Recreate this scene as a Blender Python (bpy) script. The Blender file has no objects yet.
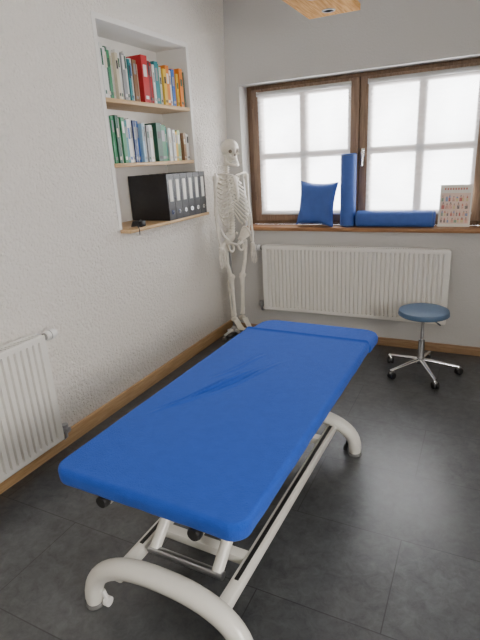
import bpy, bmesh, math, random
from mathutils import Vector, Matrix
random.seed(7)
PI=math.pi
col=bpy.context.scene.collection
H=1.55
# ------------------------------------------------------------------ materials
MC={}
def mat(name,c,rough=.6,metal=0,var=.06,scale=20,bump=0,bscale=80,coat=0,sheen=0,spec=None):
    if name in MC: return MC[name]
    m=bpy.data.materials.new(name); m.use_nodes=True; nt=m.node_tree; b=nt.nodes['Principled BSDF']
    tc=nt.nodes.new('ShaderNodeTexCoord')
    n=nt.nodes.new('ShaderNodeTexNoise'); n.inputs['Scale'].default_value=scale; n.inputs['Detail'].default_value=4
    nt.links.new(tc.outputs['Object'],n.inputs['Vector'])
    r=nt.nodes.new('ShaderNodeValToRGB')
    r.color_ramp.elements[0].position=.3; r.color_ramp.elements[1].position=.7
    r.color_ramp.elements[0].color=(*[max(0,x*(1-var)) for x in c],1)
    r.color_ramp.elements[1].color=(*[min(1,x*(1+var)) for x in c],1)
    nt.links.new(n.outputs['Fac'],r.inputs['Fac']); nt.links.new(r.outputs['Color'],b.inputs['Base Color'])
    b.inputs['Roughness'].default_value=rough; b.inputs['Metallic'].default_value=metal
    if coat: b.inputs['Coat Weight'].default_value=coat
    if sheen:
        b.inputs['Sheen Weight'].default_value=sheen; b.inputs['Sheen Roughness'].default_value=.5
        b.inputs['Sheen Tint'].default_value=(.50,.64,1,1)
    if spec is not None: b.inputs['Specular IOR Level'].default_value=spec
    if bump:
        n2=nt.nodes.new('ShaderNodeTexNoise'); n2.inputs['Scale'].default_value=bscale; n2.inputs['Detail'].default_value=3
        nt.links.new(tc.outputs['Object'],n2.inputs['Vector'])
        bp=nt.nodes.new('ShaderNodeBump'); bp.inputs['Strength'].default_value=bump; bp.inputs['Distance'].default_value=.01
        nt.links.new(n2.outputs['Fac'],bp.inputs['Height']); nt.links.new(bp.outputs['Normal'],b.inputs['Normal'])
    MC[name]=m; return m
def wood(name,c1,c2,axis='Y',rough=.45,sc=6,spec=.5):
    m=bpy.data.materials.new(name); m.use_nodes=True; nt=m.node_tree; b=nt.nodes['Principled BSDF']
    tc=nt.nodes.new('ShaderNodeTexCoord'); mp=nt.nodes.new('ShaderNodeMapping')
    s={'X':(1,14,14),'Y':(14,1,14),'Z':(14,14,1)}[axis]; mp.inputs['Scale'].default_value=s
    n=nt.nodes.new('ShaderNodeTexNoise'); n.inputs['Scale'].default_value=sc; n.inputs['Detail'].default_value=6; n.inputs['Distortion'].default_value=.6
    r=nt.nodes.new('ShaderNodeValToRGB'); r.color_ramp.elements[0].position=.35; r.color_ramp.elements[1].position=.68
    r.color_ramp.elements[0].color=(*c1,1); r.color_ramp.elements[1].color=(*c2,1)
    nt.links.new(tc.outputs['Object'],mp.inputs['Vector']); nt.links.new(mp.outputs['Vector'],n.inputs['Vector'])
    nt.links.new(n.outputs['Fac'],r.inputs['Fac']); nt.links.new(r.outputs['Color'],b.inputs['Base Color'])
    b.inputs['Roughness'].default_value=rough; b.inputs['Specular IOR Level'].default_value=spec
    return m
def plaster(name,c,strength,scale,dist=.012):
    m=bpy.data.materials.new(name); m.use_nodes=True; nt=m.node_tree; b=nt.nodes['Principled BSDF']
    tc=nt.nodes.new('ShaderNodeTexCoord')
    n=nt.nodes.new('ShaderNodeTexNoise'); n.inputs['Scale'].default_value=scale; n.inputs['Detail'].default_value=5; n.inputs['Roughness'].default_value=.58; n.inputs['Distortion'].default_value=.7
    v=nt.nodes.new('ShaderNodeTexVoronoi'); v.inputs['Scale'].default_value=scale*1.15
    nt.links.new(tc.outputs['Object'],n.inputs['Vector']); nt.links.new(tc.outputs['Object'],v.inputs['Vector'])
    a=nt.nodes.new('ShaderNodeMath'); a.operation='MULTIPLY_ADD'; a.inputs[1].default_value=-.35
    nt.links.new(v.outputs['Distance'],a.inputs[0]); nt.links.new(n.outputs['Fac'],a.inputs[2])
    bp=nt.nodes.new('ShaderNodeBump'); bp.inputs['Strength'].default_value=strength; bp.inputs['Distance'].default_value=dist
    nt.links.new(a.outputs[0],bp.inputs['Height']); nt.links.new(bp.outputs['Normal'],b.inputs['Normal'])
    b.inputs['Base Color'].default_value=(*c,1); b.inputs['Roughness'].default_value=.9; b.inputs['Specular IOR Level'].default_value=.2
    return m
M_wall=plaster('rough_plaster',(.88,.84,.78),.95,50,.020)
M_wallb=plaster('fine_plaster_shaded',(.58,.57,.55),.3,60,.010)  # backlit window wall, its shade mixed into the plaster colour
M_smooth=mat('smooth_niche_paint',(.82,.80,.76),.8,var=.01)
M_ceil=mat('ceiling_paint',(.78,.77,.75),.9,var=.02)
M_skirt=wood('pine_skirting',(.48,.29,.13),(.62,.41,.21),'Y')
M_skirtx_shade=wood('pine_skirting_x_shaded',(.26,.155,.08),(.38,.24,.13),'X')  # back skirting: pine dimmed in its colour, as it stands in shadow
M_shelf=wood('pine_shelf',(.50,.32,.15),(.66,.46,.25),'Y')
M_sill=wood('brown_sill',(.27,.125,.05),(.40,.21,.095),'X')
M_frame=wood('brown_frame',(.14,.08,.048),(.22,.135,.08),'Z')
M_frame2=wood('lighter_brown_frame',(.20,.13,.085),(.30,.20,.135),'Z')
M_lamp=wood('pale_wood_lamp',(.42,.20,.06),(.66,.39,.16),'Y',.9,5,.05)
M_rad=mat('radiator_enamel',(.83,.815,.765),.35,var=.01)
M_radin=mat('radiator_grille',(.30,.30,.28),.6)
M_white=mat('white_plastic',(.85,.85,.83),.4,var=.01)
M_cream=mat('cream_powder_coat',(.80,.79,.73),.28,var=.02,coat=.4)
M_black=mat('black_rubber',(.015,.015,.016),.5,var=.1)
M_grey=mat('grey_wheel',(.16,.16,.16),.5,var=.1)
M_bind=mat('binder_black',(.018,.018,.02),.4,var=.2,bump=.1,bscale=300)
M_paper=mat('paper',(.80,.79,.74),.8,var=.04,scale=60)
M_chrome=mat('chrome',(.75,.76,.78),.16,1,var=.02)
M_steel=mat('steel',(.45,.46,.48),.3,1,var=.04)
M_bone=mat('ivory_bone',(.80,.76,.67),.45,var=.06,scale=30)
M_tooth=mat('tooth',(.88,.87,.82),.3,var=.02)
M_socket_shade=mat('socket_shade',(.26,.22,.17),.9)  # dark fill for skull recesses, standing in for the shade inside
M_cloth=mat('blue_terry',(.018,.080,.46),.95,var=.05,scale=30,bump=.3,bscale=240,sheen=.24,spec=.08)
M_vinyl=mat('blue_grey_vinyl',(.080,.145,.25),.42,var=.04,bump=.08,bscale=200)
M_vinyl2=mat('blue_cushion_fabric',(.050,.120,.42),.6,var=.06,bump=.1,bscale=150)
# ------------------------------------------------------------------ mesh helper
class MB:
    def __init__(s): s.bm=bmesh.new(); s.mi=0
    def _faces(s,fs):
        for f in fs: f.material_index=s.mi
    def box(s,c,sz,bev=0,rot=None,seg=2):
        r=bmesh.ops.create_cube(s.bm,size=1); vs=r['verts']
        for v in vs:
            v.co=Vector((v.co.x*sz[0],v.co.y*sz[1],v.co.z*sz[2]))
        fs=set(f for v in vs for f in v.link_faces)
        s._faces(fs)
        if bev:
            es=list(set(e for v in vs for e in v.link_edges))
            b=bmesh.ops.bevel(s.bm,geom=es,offset=bev,segments=seg,profile=.5,affect='EDGES')
            vs=set(vs)|set(b['verts']); vs=[v for v in vs if v.is_valid]
            s._faces(b['faces'])
        M=Matrix.Translation(Vector(c))@(rot.to_4x4() if rot is not None else Matrix.Identity(4))
        for v in vs: v.co=M@v.co
        return s
    def bb(s,x0,x1,y0,y1,z0,z1,bev=0):
        return s.box(((x0+x1)/2,(y0+y1)/2,(z0+z1)/2),(abs(x1-x0),abs(y1-y0),abs(z1-z0)),bev)
    def rings(s,rings,cap=True,close=True):
        vr=[[s.bm.verts.new(p) for p in r] for r in rings]; n=len(vr[0]); fs=[]
        for a,b in zip(vr,vr[1:]):
            for i in range(n if close else n-1):
                j=(i+1)%n; fs.append(s.bm.faces.new((a[i],a[j],b[j],b[i])))
        if cap:
            fs.append(s.bm.faces.new(vr[0][::-1])); fs.append(s.bm.faces.new(vr[-1]))
        s._faces(fs); return s
    def tube(s,pts,r,seg=10,flat=1.0,up=None):
        pts=[Vector(p) for p in pts]; n=len(pts)
        if not hasattr(r,'__len__'): r=[r]*n
        T=[]
        for i in range(n):
            a=pts[max(0,i-1)]; b=pts[min(n-1,i+1)]; T.append((b-a).normalized())
        ref=Vector(up) if up else (Vector((0,0,1)) if abs(T[0].z)<.9 else Vector((1,0,0)))
        N=(ref-T[0]*ref.dot(T[0])).normalized(); out=[]
        for i in range(n):
            N=(N-T[i]*N.dot(T[i])).normalized(); B=T[i].cross(N)
            out.append([pts[i]+(N*math.cos(2*PI*k/seg)*flat+B*math.sin(2*PI*k/seg))*r[i] for k in range(seg)])
        return s.rings(out)
    def lathe(s,prof,c=(0,0,0),seg=32,rot=None,pw=1.0):
        c=Vector(c); R=rot if rot is not None else Matrix.Identity(3); out=[]
        sg=lambda x:math.copysign(abs(x)**pw,x)
        for r,z in prof:
            out.append([c+R@Vector((max(r,.0004)*sg(math.cos(2*PI*k/seg)),max(r,.0004)*sg(math.sin(2*PI*k/seg)),z)) for k in range(seg)])
        return s.rings(out)
    def ell(s,c,r,rot=None,seg=20,rn=12,fn=None):
        c=Vector(c); R=rot if rot is not None else Matrix.Identity(3); out=[]
        for i in range(rn+1):
            t=-PI/2+PI*i/rn; t=max(-PI/2+.03,min(PI/2-.03,t)); ring=[]
            for k in range(seg):
                p=Vector((math.cos(t)*math.cos(2*PI*k/seg),math.cos(t)*math.sin(2*PI*k/seg),math.sin(t)))
                q=Vector((p.x*r[0],p.y*r[1],p.z*r[2]))
                if fn: q=fn(p,q)
                ring.append(c+R@q)
            out.append(ring)
        return s.rings(out)
    def build(s,name,mats,parent=None,org=None,smooth=True,ang=40):
        bm=s.bm
        bmesh.ops.recalc_face_normals(bm,faces=bm.faces[:])
        if org is None and parent is not None:
            p=parent
            while p.parent: p=p.parent
            org=Vector(p.get('_org',(0,0,0)))
        if org is not None: bmesh.ops.translate(bm,verts=bm.verts[:],vec=-Vector(org))
        me=bpy.data.meshes.new(name); bm.to_mesh(me); bm.free()
        if not isinstance(mats,(list,tuple)): mats=[mats]
        for m in mats: me.materials.append(m)
        if smooth:
            for p in me.polygons: p.use_smooth=True
            try: me.set_sharp_from_angle(angle=math.radians(ang))
            except Exception: pass
        o=bpy.data.objects.new(name,me); col.objects.link(o)
        if parent is not None: o.parent=parent
        return o
def tag(o,label,cat,group=None,kind=None):
    o['label']=label; o['category']=cat
    if group: o['group']=group
    if kind: o['kind']=kind
    return o
def thing(name,label,cat,loc=(0,0,0),group=None,local=False,rz=0):
    o=bpy.data.objects.new(name,None); col.objects.link(o); o.location=loc; o.rotation_euler=(0,0,rz)
    o.empty_display_size=.1
    o['_org']=(0.0,0.0,0.0) if local else tuple(float(x) for x in loc)
    return tag(o,label,cat,group)
def single(name,mb,m,label,cat,loc,group=None,ang=40):
    o=mb.build(name,m,None,org=loc,ang=ang); o.location=loc; return tag(o,label,cat,group)
def struct(name,mb,m,parent=None,smooth=False):
    o=mb.build(name,m,parent,smooth=smooth)
    o['kind']='structure'
    return o
def Rz(a): return Matrix.Rotation(a,3,'Z')
def Rx(a): return Matrix.Rotation(a,3,'X')
def Ry(a): return Matrix.Rotation(a,3,'Y')
# ------------------------------------------------------------------ camera
roll=math.radians(3.3); pitch=math.radians(18.4); yaw=math.radians(27.1)
F=Vector((-math.sin(yaw)*math.cos(pitch),math.cos(yaw)*math.cos(pitch),-math.sin(pitch)))
R0=Vector((math.cos(yaw),math.sin(yaw),0)); U0=R0.cross(F)
Rt=R0*math.cos(roll)-U0*math.sin(roll); Up=R0*math.sin(roll)+U0*math.cos(roll)
cam=bpy.data.cameras.new('camera'); co=bpy.data.objects.new('camera',cam); col.objects.link(co)
cam.sensor_fit='VERTICAL'; cam.sensor_height=36; cam.lens=481/640*36; cam.clip_start=.02
mw=Matrix((Rt,Up,-F)).transposed().to_4x4(); mw.translation=Vector((0,0,H)); co.matrix_world=mw
bpy.context.scene.camera=co
# ------------------------------------------------------------------ room
XL=-2.09; YB=3.905; XR=1.7; YF=-1.6; ZC=2.78; TH=.34
NY0,NY1,NZ0,NZ1=2.48,3.455,1.14,2.365; ND=.27
def floor_mat():
    m=bpy.data.materials.new('slate_floor_tiles'); m.use_nodes=True; nt=m.node_tree; b=nt.nodes['Principled BSDF']
    L=nt.links.new; N=nt.nodes.new
    tc=N('ShaderNodeTexCoord'); mp=N('ShaderNodeMapping'); mp.inputs['Location'].default_value=(.18,.12,0)
    L(tc.outputs['Object'],mp.inputs['Vector'])
    br=N('ShaderNodeTexBrick'); br.inputs['Scale'].default_value=1; br.inputs['Brick Width'].default_value=.92; br.inputs['Row Height'].default_value=.46
    br.inputs['Mortar Size'].default_value=.0024; br.inputs['Mortar Smooth'].default_value=.3; br.offset=.5
    br.inputs['Color1'].default_value=(1,1,1,1); br.inputs['Color2'].default_value=(.84,.84,.84,1); br.inputs['Mortar'].default_value=(.25,.25,.25,1)
    L(mp.outputs['Vector'],br.inputs['Vector'])
    n=N('ShaderNodeTexNoise'); n.inputs['Scale'].default_value=5.0; n.inputs['Detail'].default_value=12; n.inputs['Roughness'].default_value=.80; n.inputs['Distortion'].default_value=.3
    L(tc.outputs['Object'],n.inputs['Vector'])
    n2=N('ShaderNodeTexNoise'); n2.inputs['Scale'].default_value=22; n2.inputs['Detail'].default_value=8; n2.inputs['Roughness'].default_value=.7; n2.inputs['Distortion'].default_value=.8
    L(tc.outputs['Object'],n2.inputs['Vector'])
    av=N('ShaderNodeMath'); av.operation='MULTIPLY_ADD'; av.inputs[1].default_value=.45; L(n2.outputs['Fac'],av.inputs[0])
    sc=N('ShaderNodeMath'); sc.operation='MULTIPLY'; sc.inputs[1].default_value=.55; L(n.outputs['Fac'],sc.inputs[0]); L(sc.outputs[0],av.inputs[2])
    r=N('ShaderNodeValToRGB'); r.color_ramp.elements[0].position=.38; r.color_ramp.elements[1].position=.63
    r.color_ramp.elements[0].color=(.026,.0285,.032,1); r.color_ramp.elements[1].color=(.104,.110,.116,1)
    L(av.outputs[0],r.inputs['Fac'])
    mx=N('ShaderNodeMix'); mx.data_type='RGBA'; mx.blend_type='MULTIPLY'; mx.inputs[0].default_value=1
    L(r.outputs['Color'],mx.inputs[6]); L(br.outputs['Color'],mx.inputs[7]); L(mx.outputs[2],b.inputs['Base Color'])
    mr=N('ShaderNodeMapRange'); mr.inputs[1].default_value=.38; mr.inputs[2].default_value=.62; mr.inputs[3].default_value=.32; mr.inputs[4].default_value=.37; L(av.outputs[0],mr.inputs[0]); L(mr.outputs[0],b.inputs['Roughness'])
    b.inputs['Specular IOR Level'].default_value=.8
    bp=N('ShaderNodeBump'); bp.inputs['Strength'].default_value=.22; bp.inputs['Distance'].default_value=.0018
    ad=N('ShaderNodeMath'); ad.operation='MULTIPLY_ADD'; ad.inputs[1].default_value=.9; L(av.outputs[0],ad.inputs[0]); L(br.outputs['Color'],ad.inputs[2])
    L(ad.outputs[0],bp.inputs['Height']); L(bp.outputs['Normal'],b.inputs['Normal'])
    return m
struct('floor',MB().bb(XL-TH,XR+.2,YF-.2,YB+.4,-.1,0),floor_mat())
struct('ceiling',MB().bb(XL-TH,XR+.2,YF-.2,YB+.4,ZC,ZC+.1),M_ceil)
w=MB()
w.bb(XL-TH,XL,YF,YB+.4,0,NZ0); w.bb(XL-TH,XL,YF,YB+.4,NZ1,ZC); w.bb(XL-TH,XL,YF,NY0,NZ0,NZ1); w.bb(XL-TH,XL,NY1,YB+.4,NZ0,NZ1)
w.bb(XL-TH,XL-ND,NY0,NY1,NZ0,NZ1)
# the old plaster wall bulges slightly inwards towards the ceiling in the far corner
rows=[]
for j in range(15):
    z=ZC*j/14; rows.append([(XL-.02,3.50,z),(XL+.0004,3.50,z),(XL+.085*z/ZC*.55,3.72,z),(XL+.105*z/ZC,YB+.002,z),(XL-.02,YB+.002,z)])
w.rings(rows)
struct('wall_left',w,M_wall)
w=MB(); q=.003; bw=.028
w.bb(XL-ND,XL+q,NY0,NY0+q,NZ0+.023,NZ1); w.bb(XL-ND,XL+q,NY1-q,NY1,NZ0+.023,NZ1); w.bb(XL-ND,XL+q,NY0+q,NY1-q,NZ1-q,NZ1); w.bb(XL-ND,XL-ND+q,NY0+q,NY1-q,NZ0+.023,NZ1-q)
w.bb(XL,XL+q,NY0-bw,NY0,NZ0+.023,NZ1+bw); w.bb(XL,XL+q,NY1,NY1+bw,NZ0+.023,NZ1+bw); w.bb(XL,XL+q,NY0,NY1,NZ1,NZ1+bw)
struct('trim_2',w,M_smooth)
WX0,WX1,WZ0,WZ1=-1.886,.03,.985,2.125; WT=.22
w=MB(); y1=YB+WT
w.bb(XL,XR,YB,y1,0,WZ0-.035); w.bb(XL,XR,YB,y1,WZ1,ZC); w.bb(XL,WX0,YB,y1,WZ0-.035,WZ1); w.bb(WX1,XR,YB,y1,WZ0-.035,WZ1)
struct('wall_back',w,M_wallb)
RY0,RY1,RZ0,RZ1=-.5,.9,1.1,2.05
w=MB(); w.bb(XR,XR+.2,YF,YB+.2,0,RZ0); w.bb(XR,XR+.2,YF,YB+.2,RZ1,ZC); w.bb(XR,XR+.2,YF,RY0,RZ0,RZ1); w.bb(XR,XR+.2,RY1,YB+.2,RZ0,RZ1)
struct('wall_right',w,M_wall)
struct('wall_front',MB().bb(XL,XR,YF-.2,YF,0,ZC),M_wall)
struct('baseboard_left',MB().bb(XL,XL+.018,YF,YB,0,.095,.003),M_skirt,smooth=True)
struct('baseboard_back',MB().bb(XL+.02,XR,YB-.018,YB,0,.07,.003),M_skirtx_shade,smooth=True)
# ------------------------------------------------------------------ window 1
WY=YB+.145
wf=MB(); fw=.055
wf.bb(WX0,WX0+fw,WY,WY+.07,WZ0,WZ1,.004); wf.bb(WX1-fw,WX1,WY,WY+.07,WZ0,WZ1,.004)
wf.bb(WX0+fw,WX1-fw,WY,WY+.07,WZ1-.04,WZ1,.004); wf.bb(WX0+fw,WX1-fw,WY,WY+.07,WZ0,WZ0+.045,.004)
XC=-.925; wf.bb(XC-.02,XC+.02,WY+.002,WY+.07,WZ0+.04,WZ1-.04,.003)
win=struct('window_1',wf,M_frame,smooth=True)
def glassm():
    m=bpy.data.materials.new('window_glass'); m.use_nodes=True; nt=m.node_tree; nt.nodes.clear()
    o=nt.nodes.new('ShaderNodeOutputMaterial'); t=nt.nodes.new('ShaderNodeBsdfTransparent'); g=nt.nodes.new('ShaderNodeBsdfGlossy'); x=nt.nodes.new('ShaderNodeMixShader')
    g.inputs['Roughness'].default_value=.02; x.inputs[0].default_value=.06
    nt.links.new(t.outputs[0],x.inputs[1]); nt.links.new(g.outputs[0],x.inputs[2]); nt.links.new(x.outputs[0],o.inputs[0]); return m
M_glass=glassm()
BLIND_GLOW=.36  # glow added to the blind fabric itself, to help light the room
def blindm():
    m=bpy.data.materials.new('translucent_blind_glow'); m.use_nodes=True; nt=m.node_tree; nt.nodes.clear(); N=nt.nodes.new; L=nt.links.new
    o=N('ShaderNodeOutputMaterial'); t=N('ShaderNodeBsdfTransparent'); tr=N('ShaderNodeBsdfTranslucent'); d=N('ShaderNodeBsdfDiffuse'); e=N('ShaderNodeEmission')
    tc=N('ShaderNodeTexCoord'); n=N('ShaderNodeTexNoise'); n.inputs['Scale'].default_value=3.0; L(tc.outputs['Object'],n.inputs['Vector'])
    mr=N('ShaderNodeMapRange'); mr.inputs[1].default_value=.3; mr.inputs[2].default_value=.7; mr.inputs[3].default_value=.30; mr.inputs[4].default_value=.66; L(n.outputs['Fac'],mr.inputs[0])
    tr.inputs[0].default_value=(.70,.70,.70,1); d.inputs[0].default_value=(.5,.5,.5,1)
    e.inputs[0].default_value=(.98,.975,.97,1); e.inputs[1].default_value=BLIND_GLOW
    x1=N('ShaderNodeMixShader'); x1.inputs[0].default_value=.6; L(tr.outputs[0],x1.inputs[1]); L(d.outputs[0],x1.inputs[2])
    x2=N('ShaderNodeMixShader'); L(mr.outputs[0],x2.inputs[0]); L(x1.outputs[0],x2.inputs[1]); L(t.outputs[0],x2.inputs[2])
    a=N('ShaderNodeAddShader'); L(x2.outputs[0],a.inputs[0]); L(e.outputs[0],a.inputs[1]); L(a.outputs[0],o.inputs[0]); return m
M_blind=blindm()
M_rail=mat('blind_rail_grey',(.50,.50,.49),.4,var=.01)
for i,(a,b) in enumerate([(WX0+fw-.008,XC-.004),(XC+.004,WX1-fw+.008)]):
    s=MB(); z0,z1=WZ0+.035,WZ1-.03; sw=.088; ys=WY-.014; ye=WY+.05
    s.bb(a,a+sw,ys,ye,z0,z1,.005); s.bb(b-sw,b,ys,ye,z0,z1,.005); s.bb(a+sw,b-sw,ys,ye,z1-.075,z1,.005); s.bb(a+sw,b-sw,ys,ye,z0,z0+.085,.005)
    sash=s.build('sash',M_frame2,win)
    ga,gb,gz0,gz1=a+sw,b-sw,z0+.085,z1-.075
    mu=MB(); xm=(ga+gb)/2; zm=(gz0+gz1)/2
    mu.bb(xm-.030,xm+.030,WY-.010,WY+.05,gz0,gz1,.002); mu.bb(ga,gb,WY-.010,WY+.05,zm-.026,zm+.026,.002)
    mu.build('glazing_bars',M_frame2,sash)
    MB().bb(ga,gb,WY+.03,WY+.034,gz0,gz1).build('pane',M_glass,sash,smooth=False)
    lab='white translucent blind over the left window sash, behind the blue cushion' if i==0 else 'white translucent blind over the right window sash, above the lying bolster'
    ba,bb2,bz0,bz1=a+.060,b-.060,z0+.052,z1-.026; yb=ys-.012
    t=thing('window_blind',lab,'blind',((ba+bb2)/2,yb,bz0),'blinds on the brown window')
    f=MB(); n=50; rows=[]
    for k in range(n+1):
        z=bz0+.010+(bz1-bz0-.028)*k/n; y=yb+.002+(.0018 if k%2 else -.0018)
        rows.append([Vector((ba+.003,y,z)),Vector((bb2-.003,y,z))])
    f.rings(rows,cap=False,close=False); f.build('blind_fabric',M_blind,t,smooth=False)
    MB().tube([(ba,yb-.004,bz1-.014),(bb2,yb-.004,bz1-.014)],.0165,14).build('head_roller',M_rail,t)
    for xx in (ba-.001,bb2-.005): MB().bb(xx,xx+.006,yb-.021,ys,bz1-.033,bz1+.004,.002).build('roller_bracket',M_rail,t)
    MB().bb(ba,bb2,yb-.006,ys,bz0,bz0+.013,.002).build('bottom_rail',M_rail,t)
h=MB(); h.box((XC+.035,WY-.018,1.55),(.028,.012,.07),.004); h.tube([(XC+.035,WY-.024,1.565),(XC+.035,WY-.05,1.565),(XC+.035,WY-.055,1.55),(XC+.035,WY-.055,1.45)],[.009,.009,.01,.008],10)
h.build('window_handle',M_chrome,win)
for z in (1.2,1.95): MB().tube([(WX0+fw-.004,WY-.02,z),(WX0+fw-.004,WY-.02,z+.07)],.008,8).build('hinge',M_frame,win)
s=MB().bb(WX0,WX1,YB-.0,WY+.002,WZ0-.033,WZ0,.0); s.bb(WX0-.015,WX1+.015,YB-.035,YB,WZ0-.033,WZ0,.006)
struct('trim_1',s,M_sill,smooth=True)
s=MB()
s.bb(XR+.08,XR+.14,RY0,RY0+.06,RZ0,RZ1); s.bb(XR+.08,XR+.14,RY1-.06,RY1,RZ0,RZ1); s.bb(XR+.08,XR+.14,RY0,RY1,RZ0,RZ0+.06); s.bb(XR+.08,XR+.14,RY0,RY1,RZ1-.06,RZ1); s.bb(XR+.08,XR+.14,.17,.23,RZ0,RZ1)
struct('window_2',s,M_frame)
# ------------------------------------------------------------------ radiators
def radiator(label,org,length,z0,z1,axis,valve_end):
    if axis=='x': P=lambda u,d,z: Vector((org[0]+u,YB-d,z))
    else: P=lambda u,d,z: Vector((XL+d,org[0]+u,z))
    mid=P(length/2,.06,z0)
    t=thing('radiator',label,'radiator',tuple(mid),None)
    def bx(mb,u0,u1,d0,d1,za,zb,bev=0):
        a=P(u0,d0,za); b=P(u1,d1,zb); mb.bb(min(a.x,b.x),max(a.x,b.x),min(a.y,b.y),max(a.y,b.y),za,zb,bev); return mb
    D0,D1=.032,.108; WG=.004
    dp_=-.015 if axis=='x' else -.018
    def ribbed(d,sgn):
        mb=MB(); pitch=.0345 if axis=='x' else .0375; n=int((length-.04)/pitch); st=(length-n*pitch)/2; prof=[(0,0),(st,0)]
        for k in range(n):
            u=st+k*pitch; prof+= [(u+.0100,0),(u+.0140,dp_),(u+.0210,dp_),(u+.0250,0)]
        prof.append((length,0))
        zs=[(z0,-.004,0),(z0+.006,0,0),(z0+.028,0,0),(z0+.036,0,1),(z1-.036,0,1),(z1-.028,0,0),(z1-.006,0,0),(z1,-.004,0)]
        rows=[]
        for z,off,k in zs: rows.append([P(u,d+sgn*(off+w_*k),z) for u,w_ in prof])
        mb.rings(rows,cap=False,close=False)
        return mb
    ribbed(D1,1).build('front_panel',M_rad,t,ang=20)
    ribbed(D0+.019,1).build('rear_panel',M_rad,t,ang=20)
    for ua,ub in ((0,.012),(length-.012,length)):
        c=MB(); bx(c,ua,ub,D0,D1-.002,z0+.005,z1-.004,.002); c.build('side_cover',M_rad,t)
    g=MB(); bx(g,.012,length-.012,D0+.003,D0+.010,z1-.006,z1+.002); bx(g,.012,length-.012,D1-.010,D1-.003,z1-.006,z1+.002)
    k=.03
    while k<length-.02: bx(g,k,k+.006,D0+.01,D1-.01,z1-.006,z1); k+=.018
    g.build('top_grille',M_rad,t,smooth=False)
    c=MB(); bx(c,.02,length-.02,D0+.022,D1-.022,z0+.03,z1-.03); c.build('convector_fins',M_radin,t,smooth=False)
    for u in (length*.15,length*.85):
        c=MB(); bx(c,u-.012,u+.012,WG,D0+.002,z0+.1,z1-.08,.002); c.build('wall_bracket',M_rad,t)
    s=1 if valve_end else -1; ue=length if valve_end else 0
    v=MB(); zv=z1-.022
    v.tube([P(ue-s*.005,.080,zv),P(ue+s*.03,.080,zv)],.011,12); v.tube([P(ue+s*.022,.080,zv-.001),P(ue+s*.022,WG,zv-.001)],.010,12); v.build('valve_body',M_steel,t)
    v=MB(); v.tube([P(ue+s*.024,.080,zv),P(ue+s*.030,.080,zv),P(ue+s*.080,.080,zv),P(ue+s*.094,.080,zv)],[.019,.026,.026,.019],18); hd_=v.build('thermostat_head',M_white,t)
    v=MB(); v.tube([P(ue+s*.016,.080,zv),P(ue+s*.024,.080,zv)],[.020,.020],18); v.tube([P(ue+s*.050,.080,zv),P(ue+s*.054,.080,zv)],[.0268,.0268],18); v.build('collar_ring',M_radin,hd_)
    v=MB(); zl=z0+.045
    v.tube([P(ue-s*.005,.085,zl),P(ue+s*.035,.085,zl)],.014,12); v.tube([P(ue+s*.035,.085,zl+.028),P(ue+s*.035,.085,zl-.026)],.019,12); v.tube([P(ue+s*.035,.085,zl-.015),P(ue+s*.035,.085,zl-.05),P(ue+s*.035,.065,zl-.068),P(ue+s*.035,WG,zl-.07)],.010,10)
    v.tube([P(ue+s*.035,.085,zl),P(ue+s*.035,.118,zl)],.014,12)
    v.build('return_valve',M_steel,t)
    return t
radiator('long white ribbed panel radiator under the window',(-1.69,),1.51,.26,.835,'x',False)
radiator('white ribbed radiator on the textured left wall, cut by the photo edge',(.35,),1.290,.12,.745,'y',True)
# ------------------------------------------------------------------ niche shelves and books
SH=[1.925,1.545]
for z,l in ((SH[0],'upper pine shelf board in the wall niche, carrying the red book'),(SH[1],'middle pine shelf board in the wall niche, above the black binders')):
    m=MB().bb(XL-ND+.0035,XL-.003,NY0+.0035,NY1-.0035,z,z+.025,.003)
    single('shelf_board',m,M_shelf,l,'shelf',(XL-ND/2,(NY0+NY1)/2,z),'niche shelf boards')
m=MB().bb(XL-ND,XL+.0,NY0,NY1,NZ0,NZ0+.022,0); m.bb(XL,XL+.088,NY0-.02,NY1+.02,NZ0,NZ0+.022,.003)
single('shelf_board',m,M_shelf,'lowest pine shelf board jutting from the niche under the black binders','shelf',(XL-ND/2,(NY0+NY1)/2,NZ0),'niche shelf boards')
PAL={'white':(.74,.735,.71),'cream':(.62,.56,.42),'pale blue':(.30,.48,.62),'dark green':(.02,.10,.06),'green':(.03,.24,.10),'teal':(.02,.22,.24),'grey':(.28,.29,.30),
 'black':(.02,.02,.022),'brown':(.25,.13,.06),'red':(.48,.02,.025),'dark red':(.22,.012,.02),'yellow':(.75,.48,.05),'orange':(.72,.22,.03),'blue':(.03,.12,.40),'light green':(.30,.46,.20),'dark blue':(.02,.05,.18)}
NUM=['first','second','third','fourth','fifth','sixth','seventh','eighth','ninth','tenth','eleventh','twelfth','thirteenth','fourteenth','fifteenth','sixteenth','seventeenth','eighteenth','nineteenth','twentieth','twenty-first','twenty-second','twenty-third','twenty-fourth','twenty-fifth','twenty-sixth','twenty-seventh','twenty-eighth','twenty-ninth','thirtieth']
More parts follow.
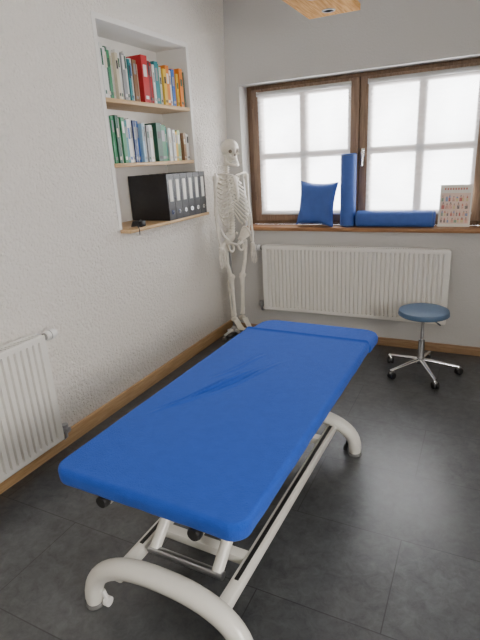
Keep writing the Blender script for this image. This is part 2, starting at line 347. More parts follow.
def book(y,th,hh,dep,z,cname,lab,grp,lean=0,xf=XL-.02,band=None):
    org=Vector((xf-dep/2,y+th/2,z)); m=MB(); c=.0022
    x0=xf-dep; m.mi=0
    m.bb(x0,xf,y,y+c,z,z+hh); m.bb(x0,xf,y+th-c,y+th,z,z+hh); m.bb(xf-c,xf,y+c,y+th-c,z,z+hh)
    m.mi=1; m.bb(x0+.004,xf-c,y+c,y+th-c,z+.003,z+hh-.004)
    m.mi=2
    if th>.012:
        bh=hh*random.choice([.18,.25,.3]); bz=z+hh*random.choice([.6,.55,.66]); m.bb(xf-.0002,xf+.0006,y+th*.22,y+th*.78,bz,bz+bh)
        m.bb(xf-.0002,xf+.0006,y+th*.25,y+th*.75,z+hh*.07,z+hh*.14)
    bc=band or random.choice(['white','cream','black','grey','dark green','grey']); 
    if bc==cname: bc='blue' if cname=='white' else 'black'
    cm=lambda n: mat('book_'+n.replace(' ','_'),PAL[n],.45,var=.05)
    o=m.build('book',[cm(cname),M_paper,cm(bc)],None,org=org,smooth=False); o.location=org
    return tag(o,lab,'book',grp)
row1=[('pale blue',.020,.298),('white',.024,.296),('white',.016,.275),('dark green',.024,.285),('green',.026,.270),('white',.030,.292),('cream',.024,.262),('white',.038,.285),('grey',.030,.270),('white',.024,.285),('teal',.020,.245),('white',.030,.255),('brown',.036,.250),('cream',.024,.230),
 ('red',.060,.285),('dark red',.034,.260),('red',.026,.255),('white',.022,.245),('teal',.040,.268),('green',.032,.262),('white',.022,.245),('yellow',.034,.235),('orange',.040,.262),('white',.026,.235),('blue',.036,.245),('orange',.036,.255),('yellow',.026,.225),('orange',.040,.262),('dark green',.030,.245)]
row2=[('white',.024,.285),('white',.018,.292),('green',.024,.280),('dark green',.024,.285),('white',.022,.270),('green',.028,.275),('teal',.022,.260),('white',.030,.268),('white',.018,.275),('dark blue',.024,.262),('white',.026,.255),('blue',.022,.262),('pale blue',.020,.245),('white',.034,.250),('grey',.024,.235),('white',.030,.240),('cream',.022,.228),
 ('dark green',.050,.255),('green',.060,.245),('teal',.030,.235),('white',.028,.225),('pale blue',.022,.228),('white',.026,.215),('yellow',.026,.205),('light green',.030,.215),('white',.026,.200),('brown',.026,.195),('cream',.030,.198),('white',.030,.190)]
def size_word(th,hh): return 'slim' if th<.023 else ('thick' if th>.036 else 'mid-width')
for row,z,nm,grp in ((row1,SH[0]+.0255,'top','books on the top niche shelf'),(row2,SH[1]+.0255,'middle','books on the middle niche shelf')):
    tot=sum(b[1] for b in row); sc=(NY1-NY0-.02-len(row)*.0012)/tot; y=NY0+.006
    for i,(c,th,hh) in enumerate(row):
        th*=sc; dep=min(.225,hh*.74)*random.uniform(.93,1.0); xf=XL-.012-random.uniform(0,.03)
        if c=='red' and i==14: xf=XL-.004; dep=.21
        if c=='dark green' and i==17: xf=XL-.004; dep=.18
        if i==0: near=' at the near end of'
        elif i==len(row)-1: near=' at the window end of'
        else: near=' '+NUM[i]+' from the left on'
        shape='tall' if hh>.265 else ('short' if hh<.225 else '')
        lab=' '.join((size_word(th,hh)+' '+shape+' '+c+' book'+near+' the '+nm+' niche shelf').split())
        book(y,th,hh,dep,z,c,lab,grp,xf=xf); y+=th+.0012
names=['first black ring binder on the lowest niche shelf, its broad cover showing','second black ring binder from the left in the niche, white spine label','third black ring binder from the left in the niche, white spine label','fourth black ring binder from the left in the niche, white spine label','fifth black ring binder from the left in the niche, white spine label','last black ring binder of the niche row, nearest the skeleton']
bt=.0875; zb=NZ0+.0225; xf=XL+.084; y=2.915
for i in range(6):
    org=(xf-.15,y+bt/2,zb); t=thing('ring_binder',names[i],'binder',org,'black ring binders in the niche')
    m=MB(); hh=.318; dp=.335
    m.bb(xf-dp,xf,y,y+.003,zb,zb+hh,.0012); m.bb(xf-dp,xf,y+bt-.003,y+bt,zb,zb+hh,.0012); m.bb(xf-.003,xf,y+.003,y+bt-.003,zb,zb+hh); m.build('cover',M_bind,t)
    m=MB().bb(xf-dp+.02,xf-.03,y+.006,y+bt-(.03 if i%2 else .015),zb+.006,zb+.303); m.build('paper_stack',M_paper,t,smooth=False)
    m=MB().bb(xf,xf+.0012,y+.024,y+bt-.024,zb+.13,zb+.28,.0005); m.build('spine_label',M_paper,t)
    m=MB(); m.lathe([(.009,0),(.014,0),(.014,.002),(.009,.002),(.009,0)],(xf-.0,y+bt/2,zb+.055),18,Ry(PI/2)); m.build('finger_ring',M_chrome,t)
    y+=bt+.0012
m=MB(); cx,cy=XL+.052,2.54; pts=[]
for k in range(60):
    a=k*.45; pts.append((cx-.02+.022*math.cos(a),cy+.04+.034*math.sin(a)+.0004*k,zb+.006+.0006*k))
m.tube(pts,.004,6); m.tube([(cx,cy+.02,zb+.02),(cx+.035,cy,zb+.012),(cx+.046,cy-.004,zb-.01),(cx+.046,cy-.006,zb-.04)],.003,6); m.box((cx+.01,cy+.075,zb+.02),(.03,.05,.038),.005)
single('charger_cable',m,M_black,'small black coiled cable with plug beside the first binder','cable',(cx,cy,zb))
# ------------------------------------------------------------------ sill things
SZ=WZ0
m=MB(); bx_,by_=-.984,3.955; rr=.062; hB=.565
m.lathe([(0,0),(rr*.8,0),(rr*.97,.006),(rr,.018),(rr,hB-.018),(rr*.97,hB-.006),(rr*.8,hB),(0,hB)],(bx_,by_,SZ+.001),36)
t=thing('bolster','blue bolster roll standing upright against the window centre post','bolster',(bx_,by_,SZ+.001),'blue bolsters on the sill'); m.build('cover',M_vinyl2,t)
for z in (.014,hB-.014): MB().tube([(bx_+(rr+.0005)*math.cos(a*PI/16),by_+(rr+.0005)*math.sin(a*PI/16),SZ+z) for a in range(33)],.0022,6).build('seam_piping',M_vinyl,t)
rr=.062; L0,L1=-.910,-.320; yy=3.95
t=thing('bolster','blue bolster roll lying along the sill beside the picture card','bolster',((L0+L1)/2,yy,SZ+.001),'blue bolsters on the sill')
m=MB(); Ls=L1-L0; m.lathe([(0,0),(rr*.85,0),(rr*.98,.005),(rr,.014),(rr,Ls-.014),(rr*.98,Ls-.005),(rr*.85,Ls),(0,Ls)],(L0,yy,SZ+.001+rr),40,Ry(PI/2),pw=.72); m.build('cover',M_vinyl2,t)
sg=lambda x:math.copysign(abs(x)**.72,x)
for u in (.014,Ls-.014): MB().tube([(L0+u,yy+(rr+.0005)*sg(math.cos(a*PI/16)),SZ+.001+rr+(rr+.0005)*sg(math.sin(a*PI/16))) for a in range(33)],.002,6).build('seam_piping',M_vinyl,t)
def pillow(label,base,W,Hh,T,rot):
    t=thing('cushion',label,'cushion',base); R=rot; B=Vector(base); n=26
    m=MB()
    def pt(u,v,s):
        pin=1-.11*(1-abs(u)**2)*abs(v)**3; pin2=1-.11*(1-abs(v)**2)*abs(u)**3
        x=u*W/2*pin2+.012*v*Hh; z=v*Hh/2*pin; th=T/2*((1-u**4)*(1-v**4))**.55
        th*=1+.16*math.sin(5*u+2*v)*(1-u*u)
        return B+R@Vector((x,s*th,z+Hh/2))
    for s in (-1,1):
        m.rings([[pt(-1+2*i/n,-1+2*j/n,s) for i in range(n+1)] for j in range(n+1)],cap=False,close=False)
    bmesh.ops.remove_doubles(m.bm,verts=m.bm.verts[:],dist=.0004)
    m.build('cover',M_vinyl2,t,ang=80)
    e=[pt(-1+2*i/n,-1,0) for i in range(n)]+[pt(1,-1+2*i/n,0) for i in range(n)]+[pt(1-2*i/n,1,0) for i in range(n)]+[pt(-1,1-2*i/n,0) for i in range(n+1)]
    MB().tube(e,.003,6).build('seam_piping',M_vinyl2,t)
pillow('square blue cushion leaning against the left window sash',(-1.255,3.925,SZ+.008),.325,.355,.115,Rz(-.06)@Rx(-.12)@Ry(.06))
ck=(-.19,3.962,SZ+.002); Rc=Rx(-.15)
t=thing('picture_card','upright white illustrated card standing at the right end of the sill','card',ck)
def cbox(mb,u0,u1,z0,z1,d0,d1): mb.box(((u0+u1)/2,(d0+d1)/2,(z0+z1)/2),(u1-u0,abs(d1-d0),z1-z0))
def cfin(mb,name,m):
    for v in mb.bm.verts: v.co=Vector(ck)+Rc@v.co
    return mb.build(name,m,t,smooth=False)
M_card=mat('card_white',(.84,.80,.73),.5,var=.03)
mb=MB(); cbox(mb,-.11,.11,0,.305,0,.006); cfin(mb,'card_sheet',M_card)
CM=[mat('print_skin',(.74,.46,.36),.6,var=.3,scale=90),mat('print_red',(.60,.20,.17),.6),mat('print_blue',(.28,.36,.55),.6),mat('print_dark',(.30,.25,.23),.6,var=.5,scale=120),mat('print_yellow',(.74,.60,.34),.6),mat('print_green',(.30,.42,.30),.6),mat('print_pale_skin',(.82,.64,.54),.6)]
rc=random.Random(3)
mb=MB(); mb.mi=1
for k in range(9): cbox(mb,-.080+k*.018,-.080+k*.018+.011,.268,.282,-.0009,.0002)
cfin(mb,'printed_heading',CM)
mb=MB(); mb.mi=6; cbox(mb,-.1,.1,.022,.245,-.0005,.0002)
for r_,(zc,hh_,nn) in enumerate(((.210,.050,8),(.155,.050,7),(.100,.044,9),(.050,.040,8))):
    for k in range(nn):
        st=.19/nn; x=-.095+k*st+rc.uniform(-.003,.003); hgt=hh_*rc.uniform(.75,1.0); ww=st*rc.uniform(.45,.85)
        mb.mi=rc.choice([0,0,1,2,0,3,4,5]); cbox(mb,x,x+ww,zc-hh_/2,zc-hh_/2+hgt*.55,-.0009,.0002)
        mb.mi=rc.choice([0,1,0,2]); cbox(mb,x+ww*.12,x+ww*.88,zc-hh_/2+hgt*.55,zc-hh_/2+hgt*.8,-.0009,.0002)
        mb.mi=rc.choice([3,0]); cbox(mb,x+ww*.3,x+ww*.7,zc-hh_/2+hgt*.8,zc-hh_/2+hgt,-.0009,.0002)
cfin(mb,'printed_picture',CM)
# ------------------------------------------------------------------ ceiling lamp
lz=2.345; lx0,lx1,ly0,ly1=-1.07,-.755,2.1,3.26
t=thing('ceiling_lamp','pale wooden board lamp with recessed spots hanging near the ceiling','lamp',((lx0+lx1)/2,(ly0+ly1)/2,lz))
MB().bb(lx0,lx1,ly0,ly1,lz,lz+.035,.003).build('wooden_board',M_lamp,t)
M_em=bpy.data.materials.new('lamp_lens'); M_em.use_nodes=True; b=M_em.node_tree.nodes['Principled BSDF']; b.inputs['Base Color'].default_value=(.9,.85,.75,1); b.inputs['Emission Color'].default_value=(1,.9,.7,1); b.inputs['Emission Strength'].default_value=.5
for yv in (3.14,2.85,2.5,2.22):
    m=MB().lathe([(.030,-.004),(.038,-.004),(.040,.001),(.030,.001),(.030,-.004)],((lx0+lx1)/2,yv,lz),28); s=m.build('spot_ring',M_rail,t)
    MB().lathe([(0,-.002),(.030,-.002),(.030,.001),(0,.001)],((lx0+lx1)/2,yv,lz),24).build('spot_lens',M_em,s)
for xx in (lx0+.05,lx1-.05):
    for yy in (ly0+.1,ly1-.1): MB().tube([(xx,yy,lz+.034),(xx,yy,ZC)],.0022,8).build('suspension_cable',M_steel,t)
MB().bb(lx0+.09,lx1-.09,2.5,2.9,ZC-.03,ZC,.004).build('ceiling_canopy',M_white,t)
# ------------------------------------------------------------------ castor
def castor(parent,p,ang,wr=.024,matw=None,matf=None):
    x,y,z=p; d=Rz(ang); c=Vector((x,y,0))+d@Vector((.012,0,wr+.001))
    s=MB(); s.tube([Vector((x,y,z)),Vector((x,y,wr+.016))],.006,8)
    s.box(c+Vector((0,0,wr*.75)),(wr*1.5,.020,wr*.8),.004,rot=d)
    f=s.build('castor_fork',matf or M_chrome,parent)
    w=MB()
    a=c+d@Vector((0,-.021,0)); b=c+d@Vector((0,.021,0)); L=lambda q:a+(b-a)*q
    w.tube([L(0),L(.1),L(.38),L(.42),L(.58),L(.62),L(.9),L(1)],[wr*.85,wr,wr,wr*.5,wr*.5,wr,wr,wr*.85],20)
    w.build('castor_wheel',matw or M_black,f)
# ------------------------------------------------------------------ stool
sx,sy=-.308,3.44
t=thing('rolling_stool','round blue vinyl stool on chrome five-star base with castors','stool',(sx,sy,0))
MB().lathe([(0,.442),(.158,.442),(.167,.446),(.170,.455),(.170,.470),(.166,.481),(.153,.487),(.10,.490),(0,.491)],(sx,sy,0),48).build('seat',M_vinyl,t)
MB().lathe([(.166,.449),(.1710,.449),(.1720,.454),(.166,.456)],(sx,sy,0),48).build('seat_rim',M_vinyl,t)
MB().lathe([(0,.418),(.055,.418),(.075,.436),(0,.442)],(sx,sy,0),28).build('seat_plate',M_steel,t)
m=MB(); m.lathe([(0,.25),(.0125,.25),(.0125,.420),(0,.420)],(sx,sy,0),20); m.build('gas_piston',M_chrome,t)
m=MB(); m.lathe([(0,.075),(.026,.075),(.028,.09),(.026,.125),(.023,.135),(.022,.26),(.016,.265),(0,.265)],(sx,sy,0),24); m.build('column',M_chrome,t)
m=MB(); m.tube([(sx+.02,sy,.424),(sx+.09,sy-.07,.422),(sx+.12,sy-.10,.412)],.005,8); m.build('height_lever',M_chrome,t)
for k in range(5):
    a=math.radians(-62+72*k); d=Vector((math.cos(a),math.sin(a),0)); S=Vector((sx,sy,0))
    lg=MB().tube([S+d*.015+Vector((0,0,.105)),S+d*.08+Vector((0,0,.098)),S+d*.18+Vector((0,0,.080)),S+d*.262+Vector((0,0,.066))],[.018,.016,.013,.012],12,flat=.7).build('leg',M_chrome,t)
    castor(lg,(sx+d.x*.255,sy+d.y*.255,.066),a+.8*k,.026)
# ------------------------------------------------------------------ treatment table
tx,ty=-.868,1.84; ta=-math.radians(1.2)
TB=thing('treatment_table','long height-adjustable treatment table with bright blue terry cover and cream frame','treatment table',(tx,ty,0),local=True,rz=ta)
hw=.374; y0,yS,y1=-.890,.63,.930; ZT=.582; ZB=.515
def ridge(x,y,a,b,w,hg):
    a=Vector(a);b=Vector(b);p=Vector((x,y)); d=b-a; L=d.length; tt=(p-a).dot(d)/(L*L); n=Vector((-d.y,d.x))/L; q=(p-a).dot(n)+.010*math.sin(tt*5)
    if tt<-.1 or tt>1.1: return 0
    f=max(0,1-((tt-.5)/.6)**2)
    return hg*f*(math.exp(-(q/w)**2)-.5*math.exp(-((q-w*1.8)/(w*1.1))**2))
RID=[((-.26,-.42),(-.08,.04),.0065,.0105),((-.21,-.34),(-.02,.10),.0062,.0095),((-.14,-.24),(.03,.18),.0065,.0070),((-.20,-.06),(-.08,.26),.007,.006)]
def cover(ya,yb,R_far,R_near,zfun,skirt,name,nx=120,ny=260,rz=.018):
    m=MB(); hy=(yb-ya)/2; cy=(ya+yb)/2
    def mp(u,v):
        x=u*hw; yl=v*hy; R=R_far if yl>0 else R_near
        qx=max(-(hw-R),min(hw-R,x)); qy=max(-(hy-R),min(hy-R,yl)); ox,oy=x-qx,yl-qy
        mmx=max(abs(ox),abs(oy)); L=math.hypot(ox,oy)
        if ox and oy: ox*=mmx/L; oy*=mmx/L
        e=min(hw-abs(x),hy-abs(yl)); dz=0
        if e<rz: dz=rz-math.sqrt(max(0,rz*rz-(rz-e)**2))
        X,Y=qx+ox,qy+oy+cy
        return X,Y,e,dz
    def par(i,n):
        s=-1+2*i/n; return math.sin(s*PI/2)*.3+s*.7
    G=[]
    for j in range(ny+1):
        row=[]
        for i in range(nx+1):
            X,Y,e,dz=mp(par(i,nx),par(j,ny)); z=ZT-dz+zfun(X,Y)
            if e>.015: z+=sum(ridge(X,Y,*r) for r in RID)*min(1,(e-.015)/.04)
            z+=.0006*math.sin(X*17+Y*5)*math.cos(Y*9-X*4)
            row.append(m.bm.verts.new((X,Y,z)))
        G.append(row)
    for j in range(ny):
        for i in range(nx): m.bm.faces.new((G[j][i],G[j][i+1],G[j+1][i+1],G[j+1][i]))
    loop=[G[0][i] for i in range(nx)]+[G[j][nx] for j in range(ny)]+[G[ny][i] for i in range(nx,0,-1)]+[G[j][0] for j in range(ny,0,-1)]
    prev=loop; n=len(loop)
    base=[v.co.copy() for v in loop]
    nrm=[]
    for k in range(n):
        d=base[(k+1)%n]-base[k-1]; nn=Vector((d.y,-d.x,0)); nrm.append(nn.normalized() if nn.length>1e-9 else Vector((0,0,0)))
    for (dz,off,wv) in ((-.008,.000,.2),(-.018,.000,.3),(-(skirt-.010),-.001,.5),(-(skirt-.003),-.004,.5),(-skirt,-.012,.5),(-skirt,-.05,0),(-skirt,-.12,0)):
        cur=[]
        for k in range(n):
            b=base[k]; s=b.x*31+b.y*23
            wob=wv*(.0012*math.sin(s)+.0010*math.sin(s*2.3+1)); lz_=wv*.002*math.sin(b.x*9+b.y*6.1) if dz<-.03 and off>-.04 else 0
            if off<=-.05:
                c=Vector((b.x*(1+off/hw),cy+(b.y-cy)*(1+off/hy),b.z+dz)); 
            else: c=b+nrm[k]*(off+wob)+Vector((0,0,dz+lz_))
            cur.append(m.bm.verts.new(c))
        for k in range(n):
            kk=(k+1)%n; m.bm.faces.new((prev[k],prev[kk],cur[kk],cur[k]))
        prev=cur
    m.bm.faces.new(prev)
    return m.build(name,M_cloth,TB,ang=75)
cover(y0,yS+.010,.025,.060,lambda x,y:0.010*math.exp(-((y-yS-.002)/.015)**2),.042,'terry_cover')
cover(yS+.002,y1,.105,.03,lambda x,y:-.020-.06*max(0,(y-yS)),.038,'head_section_cover',60,50)
MB().bb(-hw+.05,hw-.05,y0+.06,yS-.02,.4975,ZT-.040,.004).build('cushion_board',M_black,TB)
MB().bb(-hw+.08,hw-.08,yS+.02,y1-.12,.490,ZB-.004,.004).build('head_board',M_black,TB)
xr=.185
fr=MB()
for s in (-1,1): fr.bb(s*xr-.018,s*xr+.018,-.84,.80,.452,.4975,.006)
fr.bb(-xr,xr,-.62,-.58,.456,.492,.005); fr.bb(-xr,xr,.30,.34,.456,.492,.005)
fr.build('upper_frame',M_cream,TB)
for s in (-1,1):
    MB().lathe([(0,0),(.020,0),(.024,.006),(.024,.022),(.020,.03),(0,.03)],(s*xr,-.835,.474),20,Rx(PI/2)).build('end_knob',M_black,TB)
FXC=.035
def arch(y,lean,w=.320,top=.215,xc=FXC):
    m=MB(); pts=[]; N=28
    for k in range(N+1):
        a=PI*k/N; c=math.cos(a); x=xc-w*math.copysign(abs(c)**.85,c); z=.036+(top-.036)*math.sin(a)**.8
        pts.append((x,y+lean*math.sin(a),z))
    pts=[(pts[0][0]-.0,y,.016)]+pts+[(pts[-1][0],y,.016)]
    r=[.031]+[.034+.004*math.sin(PI*k/N) for k in range(N+1)]+[.031]
    m.tube(pts,r,18,up=(0,1,0)); f=m.build('arched_foot',M_cream,TB,ang=60)
    for s in (-1,1):
        x=xc+s*w; MB().lathe([(0,.0),(.035,.0),(.037,.004),(.036,.010),(.031,.016),(0,.016)],(x,y,0),24).build('rubber_foot',M_grey,f)
        q=MB(); q.tube([(x-s*.052-.010,y+.012,.020),(x-s*.052+.010,y+.012,.020)],[.018,.018],20); q.tube([(x-s*.052,y+.012,.02),(x-s*.040,y+.008,.07)],.009,8); q.build('transport_wheel',M_white if s<0 else M_black,f)
    return f
arch(-.88,.03); arch(.43,-.02)
for s in (-1,1):
    x=FXC+s*.205
    m=MB(); m.box((x,-.22,.160),(.045,1.30,.048),.01); r_=m.build('base_rail',M_cream,TB)
    m=MB(); m.bb(x-.008,x+.008,-.72,.36,.183,.1865,.001); m.build('guide_slot',M_black,r_)
for yy in (-.60,.25): MB().bb(FXC-.205,FXC+.205,yy-.022,yy+.022,.142,.178,.006).build('base_crossbar',M_cream,TB)
for s in (-1,1):
    x=s*.135+.03
    m=MB(); m.tube([(x,-.72,.185),(x,-.40,.455)],.022,14); m.build('lift_arm',M_cream,TB)
    m=MB(); m.tube([(x,-.02,.185),(x,.30,.455)],.022,14); m.build('lift_arm',M_cream,TB)
MB().tube([(-.13,-.40,.462),(.19,-.40,.462)],.016,12).build('pivot_shaft',M_steel,TB)
MB().tube([(-.13,-.72,.180),(.19,-.72,.180)],.016,12).build('pivot_shaft',M_steel,TB)
m=MB(); m.tube([(.03,-.55,.18),(.03,-.14,.36)],.028,16); m.build('lift_motor',M_cream,TB)
m=MB(); m.tube([(.03,-.14,.36),(.03,.04,.445)],.012,12); m.build('motor_rod',M_chrome,TB)
# ------------------------------------------------------------------ skeleton
SK=thing('anatomical_skeleton','life-size ivory plastic skeleton hanging on a rolling stand in the corner','skeleton',(-1.868,3.640,0),local=True,rz=math.radians(58))
def P(name,mb,m=M_bone,parent=SK,ang=60): return mb.build(name,m,parent,ang=ang)
def skf(p,q):
    q=q.copy()
    if p.z<-.1: 
        k=min(1,(-p.z-.1)/.9); q.x*=1-.28*k; 
        if p.y<0: q.z-=.030*k; q.y-=.010*k
    for sx_ in (-1,1):
        d=math.hypot((p.x-sx_*.42)/.30,(p.z+.28)/.26)
        if d<1 and p.y<0: q.y+=.030*(1-d*d)**.6
    d=math.hypot(p.x/.13,(p.z+.62)/.17)
    if d<1 and p.y<0: q.y+=.018*(1-d*d)
    return q
cr=MB(); cr.ell((0,0,1.638),(.067,.086,.074),None,56,40,skf)
cr.tube([(-.05,-.055,1.60),(-.066,-.03,1.598),(-.066,.0,1.60)],.006,8); cr.tube([(.05,-.055,1.60),(.066,-.03,1.598),(.066,.0,1.60)],.006,8)
cr.ell((0,-.062,1.560),(.027,.022,.020),None,20,12)
sk=P('skull',cr)
for s in (-1,1): P('eye_socket_shade',MB().ell((s*.028,-.056,1.617),(.016,.010,.013)),M_socket_shade,sk)  # dark ovals set in as the shade of the sockets
P('nasal_opening_shade',MB().ell((0,-.078,1.590),(.007,.007,.011)),M_socket_shade,sk)
tm=MB()
for k in range(-5,6):
    a=k*.26; tm.box((.026*math.sin(a),-.062-.022*math.cos(a),1.543),(.0065,.006,.010),.0015); tm.box((.025*math.sin(a),-.060-.021*math.cos(a),1.531),(.006,.006,.009),.0015)
P('teeth',tm,M_tooth,sk)
P('mandible',MB().tube([(-.053,-.002,1.585),(-.052,-.012,1.545),(-.040,-.045,1.522),(-.02,-.077,1.512),(0,-.085,1.510),(.02,-.077,1.512),(.040,-.045,1.522),(.052,-.012,1.545),(.053,-.002,1.585)],[.006,.010,.011,.012,.013,.012,.011,.010,.006],10,flat=1.2),M_bone)
def spine_y(z): return .045-.018*math.sin((z-.95)/.6*2*PI)+.0
sp=MB(); z=.955
while z<1.555:
    big=.026-.013*(z-.95)/.6; y=spine_y(z); h_=.017-.006*(z-.95)/.6
    sp.lathe([(0,-h_*.5),(big,-h_*.5),(big*.86,0),(big,h_*.5),(0,h_*.5)],(0,y,z),14)
    sp.tube([(0,y+big*.8,z),(0,y+big*.8+.028,z-.010)],[.005,.003],6)
    sp.tube([(-big-.018,y+.018,z),(0,y+.014,z),(big+.018,y+.018,z)],[.003,.006,.003],6)
    z+=h_+.0065
sp.tube([(0,spine_y(.95+.6*i/20)+.002,.95+.6*i/20) for i in range(21)],.009,8)
P('spine',sp)
for s in (-1,1):
    for i in range(12):
        zt=1.435-i*.0255; wmax=[.060,.080,.094,.103,.109,.113,.116,.116,.113,.106,.092,.072][i]; dp=[.052,.070,.081,.089,.094,.097,.097,.094,.088,.073,.055,.040][i]
        drop=.035+.012*min(i,9); end=1.0 if i<7 else [.93,.86,.78,.62,.5][i-7]
        pts=[]; N=18
        for q in range(N+1):
            f=q/N*end; a=PI*f; x=.012+(wmax)*math.sin(a)**.8 if f<1 else .014
            if f>.5: x=max(x,.016)
            yb=spine_y(zt)+.012; y=yb+.02*math.sin(a*1.0)*(1 if f<.4 else 0)-(dp+.048)*(1-math.cos(a))/2*1.0
            z_=zt-drop*math.sin(min(1,f*1.35)*PI/2)+(.03+.006*i)*max(0,(f-.72)/.28)**1.4*(1 if i<10 else 0)
            pts.append((s*x,y,z_))
        P('rib',MB().tube(pts,.0060,7,flat=1.35))
P('sternum',MB().tube([(0,-.050,1.425),(0,-.064,1.395),(0,-.078,1.34),(0,-.086,1.28),(0,-.086,1.245),(0,-.082,1.22)],[.018,.022,.015,.017,.013,.004],12,flat=.4,up=(0,1,0)))
A=.84
for s in (-1,1):
    P('clavicle',MB().tube([(s*.015,-.052,1.432),(s*.05,-.060,1.442),(s*.092,-.035,1.448),(s*.134,-.012,1.448)],[.009,.007,.007,.009],8))
    sc=MB(); sc.rings([[(s*.05,.083,1.43),(s*.12,.05,1.435),(s*.115,.055,1.40),(s*.080,.078,1.27),(s*.06,.085,1.29)],[(s*.05,.089,1.43),(s*.12,.056,1.435),(s*.115,.061,1.40),(s*.080,.084,1.27),(s*.06,.091,1.29)]])
    sc.tube([(s*.055,.095,1.405),(s*.102,.075,1.43),(s*.137,.02,1.452)],[.004,.006,.007],8); P('scapula',sc,ang=30)
    s2=s*A
    e=(s2*.192,.010,1.125); sh=(s2*.172,.005,1.425)
    P('humerus',MB().tube([(s2*.160,.005,1.432),sh,(s2*.180,.005,1.38),(s2*.187,.008,1.25),(s2*.191,.01,1.15),e],[.019,.025,.015,.012,.016,.019],12))
    wr=(s2*.190,-.030,.875)
    P('radius',MB().tube([(s2*.200,.0,1.112),(s2*.203,-.006,1.07),(s2*.202,-.020,.95),wr],[.011,.009,.008,.012],9))
    P('ulna',MB().tube([(s2*.185,.022,1.132),(s2*.182,.012,1.09),(s2*.176,-.008,.96),(s2*.173,-.026,.880)],[.014,.010,.008,.007],9))
    hd=MB(); ho=-.034; hz=-.02; hy_=.010
    hd.ell((s*(.190+ho),-.043+hy_,.875+hz),(.022,.014,.020))
    for f in range(4):
        xx=s*(.173+ho+f*.011); L=[.085,.10,.105,.095][f]; b=Vector((xx,-.045+hy_,.865+hz))
        hd.tube([b,b+Vector((s*(f-1.5)*.003,-.004,-.055)),b+Vector((s*(f-1.5)*.004,-.008,-.062)),b+Vector((s*(f-1.5)*.005,-.014,-.062-L*.5)),b+Vector((s*(f-1.5)*.005,-.018,-.066-L*.5)),b+Vector((s*(f-1.5)*.005,-.015,-.066-L*.85))],[.006,.004,.006,.0035,.005,.003],7)
    b=Vector((s*(.172+ho),-.053+hy_,.872+hz)); hd.tube([b,b+Vector((-s*.010,-.018,-.035)),b+Vector((-s*.011,-.024,-.065)),b+Vector((-s*.010,-.027,-.09))],[.006,.005,.005,.003],7)
    P('hand',hd)
pv=MB()
pv.ell((0,.062,.93),(.045,.016,.055),Rx(.25))
for s in (-1,1):
    rows=[]
    for j in range(9):
        v=j/8; row=[]
        for i in range(11):
            u=i/10; a=-.5+u*2.2
            x=s*(.053+.045*v+.026*v*math.sin(a)); y=.045-.100*u+.02*math.sin(u*PI); z_=.905+.098*v*math.sin(.35+u*2.4)
            row.append((x,y,z_))
        rows.append(row)
    g=[[Vector(p) for p in r] for r in rows]
    pv.rings(g,cap=False,close=False); pv.rings([[p+Vector((s*.006,0,0)) for p in r] for r in g],cap=False,close=False)
    pv.tube([g[-1][i]+Vector((s*.003,0,0)) for i in range(11)],.0090,8)
    pv.ell((s*.072,.005,.900),(.027,.031,.031))
    ring=[(s*(.048+.025*math.cos(q*PI/8)),-.012+.012*math.sin(q*PI/8),.852+.036*math.sin(q*PI/8)) for q in range(17)]
    pv.tube(ring,.010,8); pv.tube([(s*.068,-.01,.890),(s*.04,-.045,.885),(s*.004,-.055,.872)],[.012,.009,.010],8)
    pv.tube([(s*.045,.055,.955),(s*.062,.05,.95)],.012,8)
P('pelvis',pv)
ZK=.035
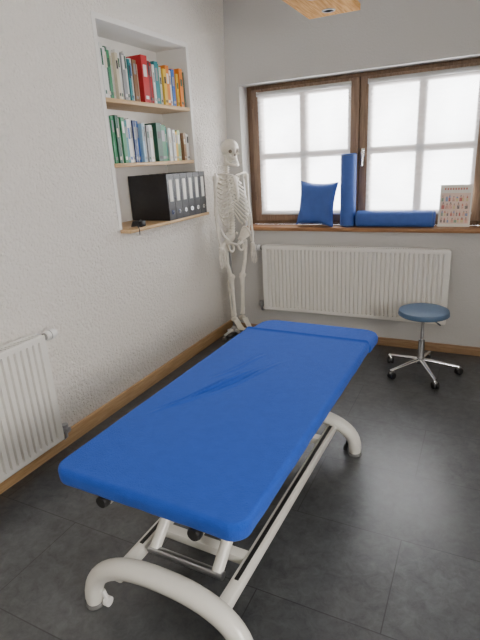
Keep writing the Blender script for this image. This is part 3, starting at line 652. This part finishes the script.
for s in (-1,1):
    P('femur',MB().tube([(s*.074,.005,.900),(s*.090,.008,.898),(s*.108,.012,.885),(s*.109,.010,.84),(s*.093,-.004,.73),(s*.066,.0,.62),(s*.055,.0,.565+ZK),(s*.055,.004,.545+ZK)],[.022,.015,.022,.018,.0155,.017,.027,.025],12))
    P('patella',MB().ell((s*.055,-.032,.565+ZK),(.018,.009,.02)))
    P('tibia',MB().tube([(s*.055,.004,.545+ZK),(s*.055,.002,.52+ZK),(s*.052,.0,.45+ZK),(s*.044,.004,.30+ZK),(s*.040,.008,.225+ZK),(s*.038,.010,.205+ZK)],[.028,.021,.016,.013,.015,.018],12))
    P('fibula',MB().tube([(s*.079,.016,.525+ZK),(s*.077,.018,.49+ZK),(s*.068,.016,.32+ZK),(s*.060,.014,.195+ZK)],[.009,.006,.006,.009],8))
    ft=MB(); ft.ell((s*.040,.038,.160+ZK),(.018,.026,.020)); ft.ell((s*.040,.0,.175+ZK),(.021,.030,.022))
    for f in range(5):
        xx=s*(.026+f*.010); L=[.112,.112,.106,.100,.090][f]
        ft.tube([(xx,-.018,.168+ZK),(s*(.022+f*.0105),-.018-L*.45,.132+ZK),(s*(.022+f*.0106),-.018-L*.58,.120+ZK),(s*(.022+f*.0108),-.018-L*.85,.095+ZK)],[.008,.005,.0065,.0045 if f else .0065],7)
    P('foot',ft)
st=MB(); st.tube([(0,.098,.06),(0,.098,.93),(0,.09,.97)],.011,12); st.lathe([(0,.055),(.03,.055),(.03,.09),(.016,.11),(0,.11)],(0,.098,0),18); st.tube([(0,.098,.90),(0,.062,.90)],.009,8)
pole=P('stand_pole',st,M_steel)
for k in range(5):
    a=math.radians(-90+72*k); d=Vector((math.cos(a),math.sin(a),0)); o=Vector((0,.098,0)); rr=.14
    if k in (2,3): rr=.07
    lg=MB().tube([o+Vector((0,0,.075)),o+d*rr*.5+Vector((0,0,.070)),o+d*rr+Vector((0,0,.058))],[.014,.012,.010],10).build('stand_leg',M_white,SK)
    castor(lg,(o.x+d.x*(rr-.01),o.y+d.y*(rr-.01),.058),a+(PI if k in(2,3) else 0),.020,M_grey)
# ------------------------------------------------------------------ lights
W=bpy.data.worlds.new('world'); bpy.context.scene.world=W; W.use_nodes=True
bg=W.node_tree.nodes['Background']; bg.inputs[0].default_value=(.97,.98,1,1); bg.inputs[1].default_value=12.0
def area(name,loc,rot,sx_,sy_,pw,c):
    l=bpy.data.lights.new(name,'AREA'); l.shape='RECTANGLE'; l.size=sx_; l.size_y=sy_; l.energy=pw; l.color=c
    o=bpy.data.objects.new(name,l); col.objects.link(o); o.location=loc; o.rotation_euler=rot; return o
area('daylight_side_window',(XR+.25,(RY0+RY1)/2,(RZ0+RZ1)/2),(0,PI/2,0),1.0,1.4,80,(1,.92,.82))
area('daylight_back_window',((WX0+WX1)/2,YB+.6,1.65),(-PI/2-.1,0,0),2.2,1.4,80,(.98,.985,1))
for o in bpy.data.objects:
    if '_org' in o: del o['_org']
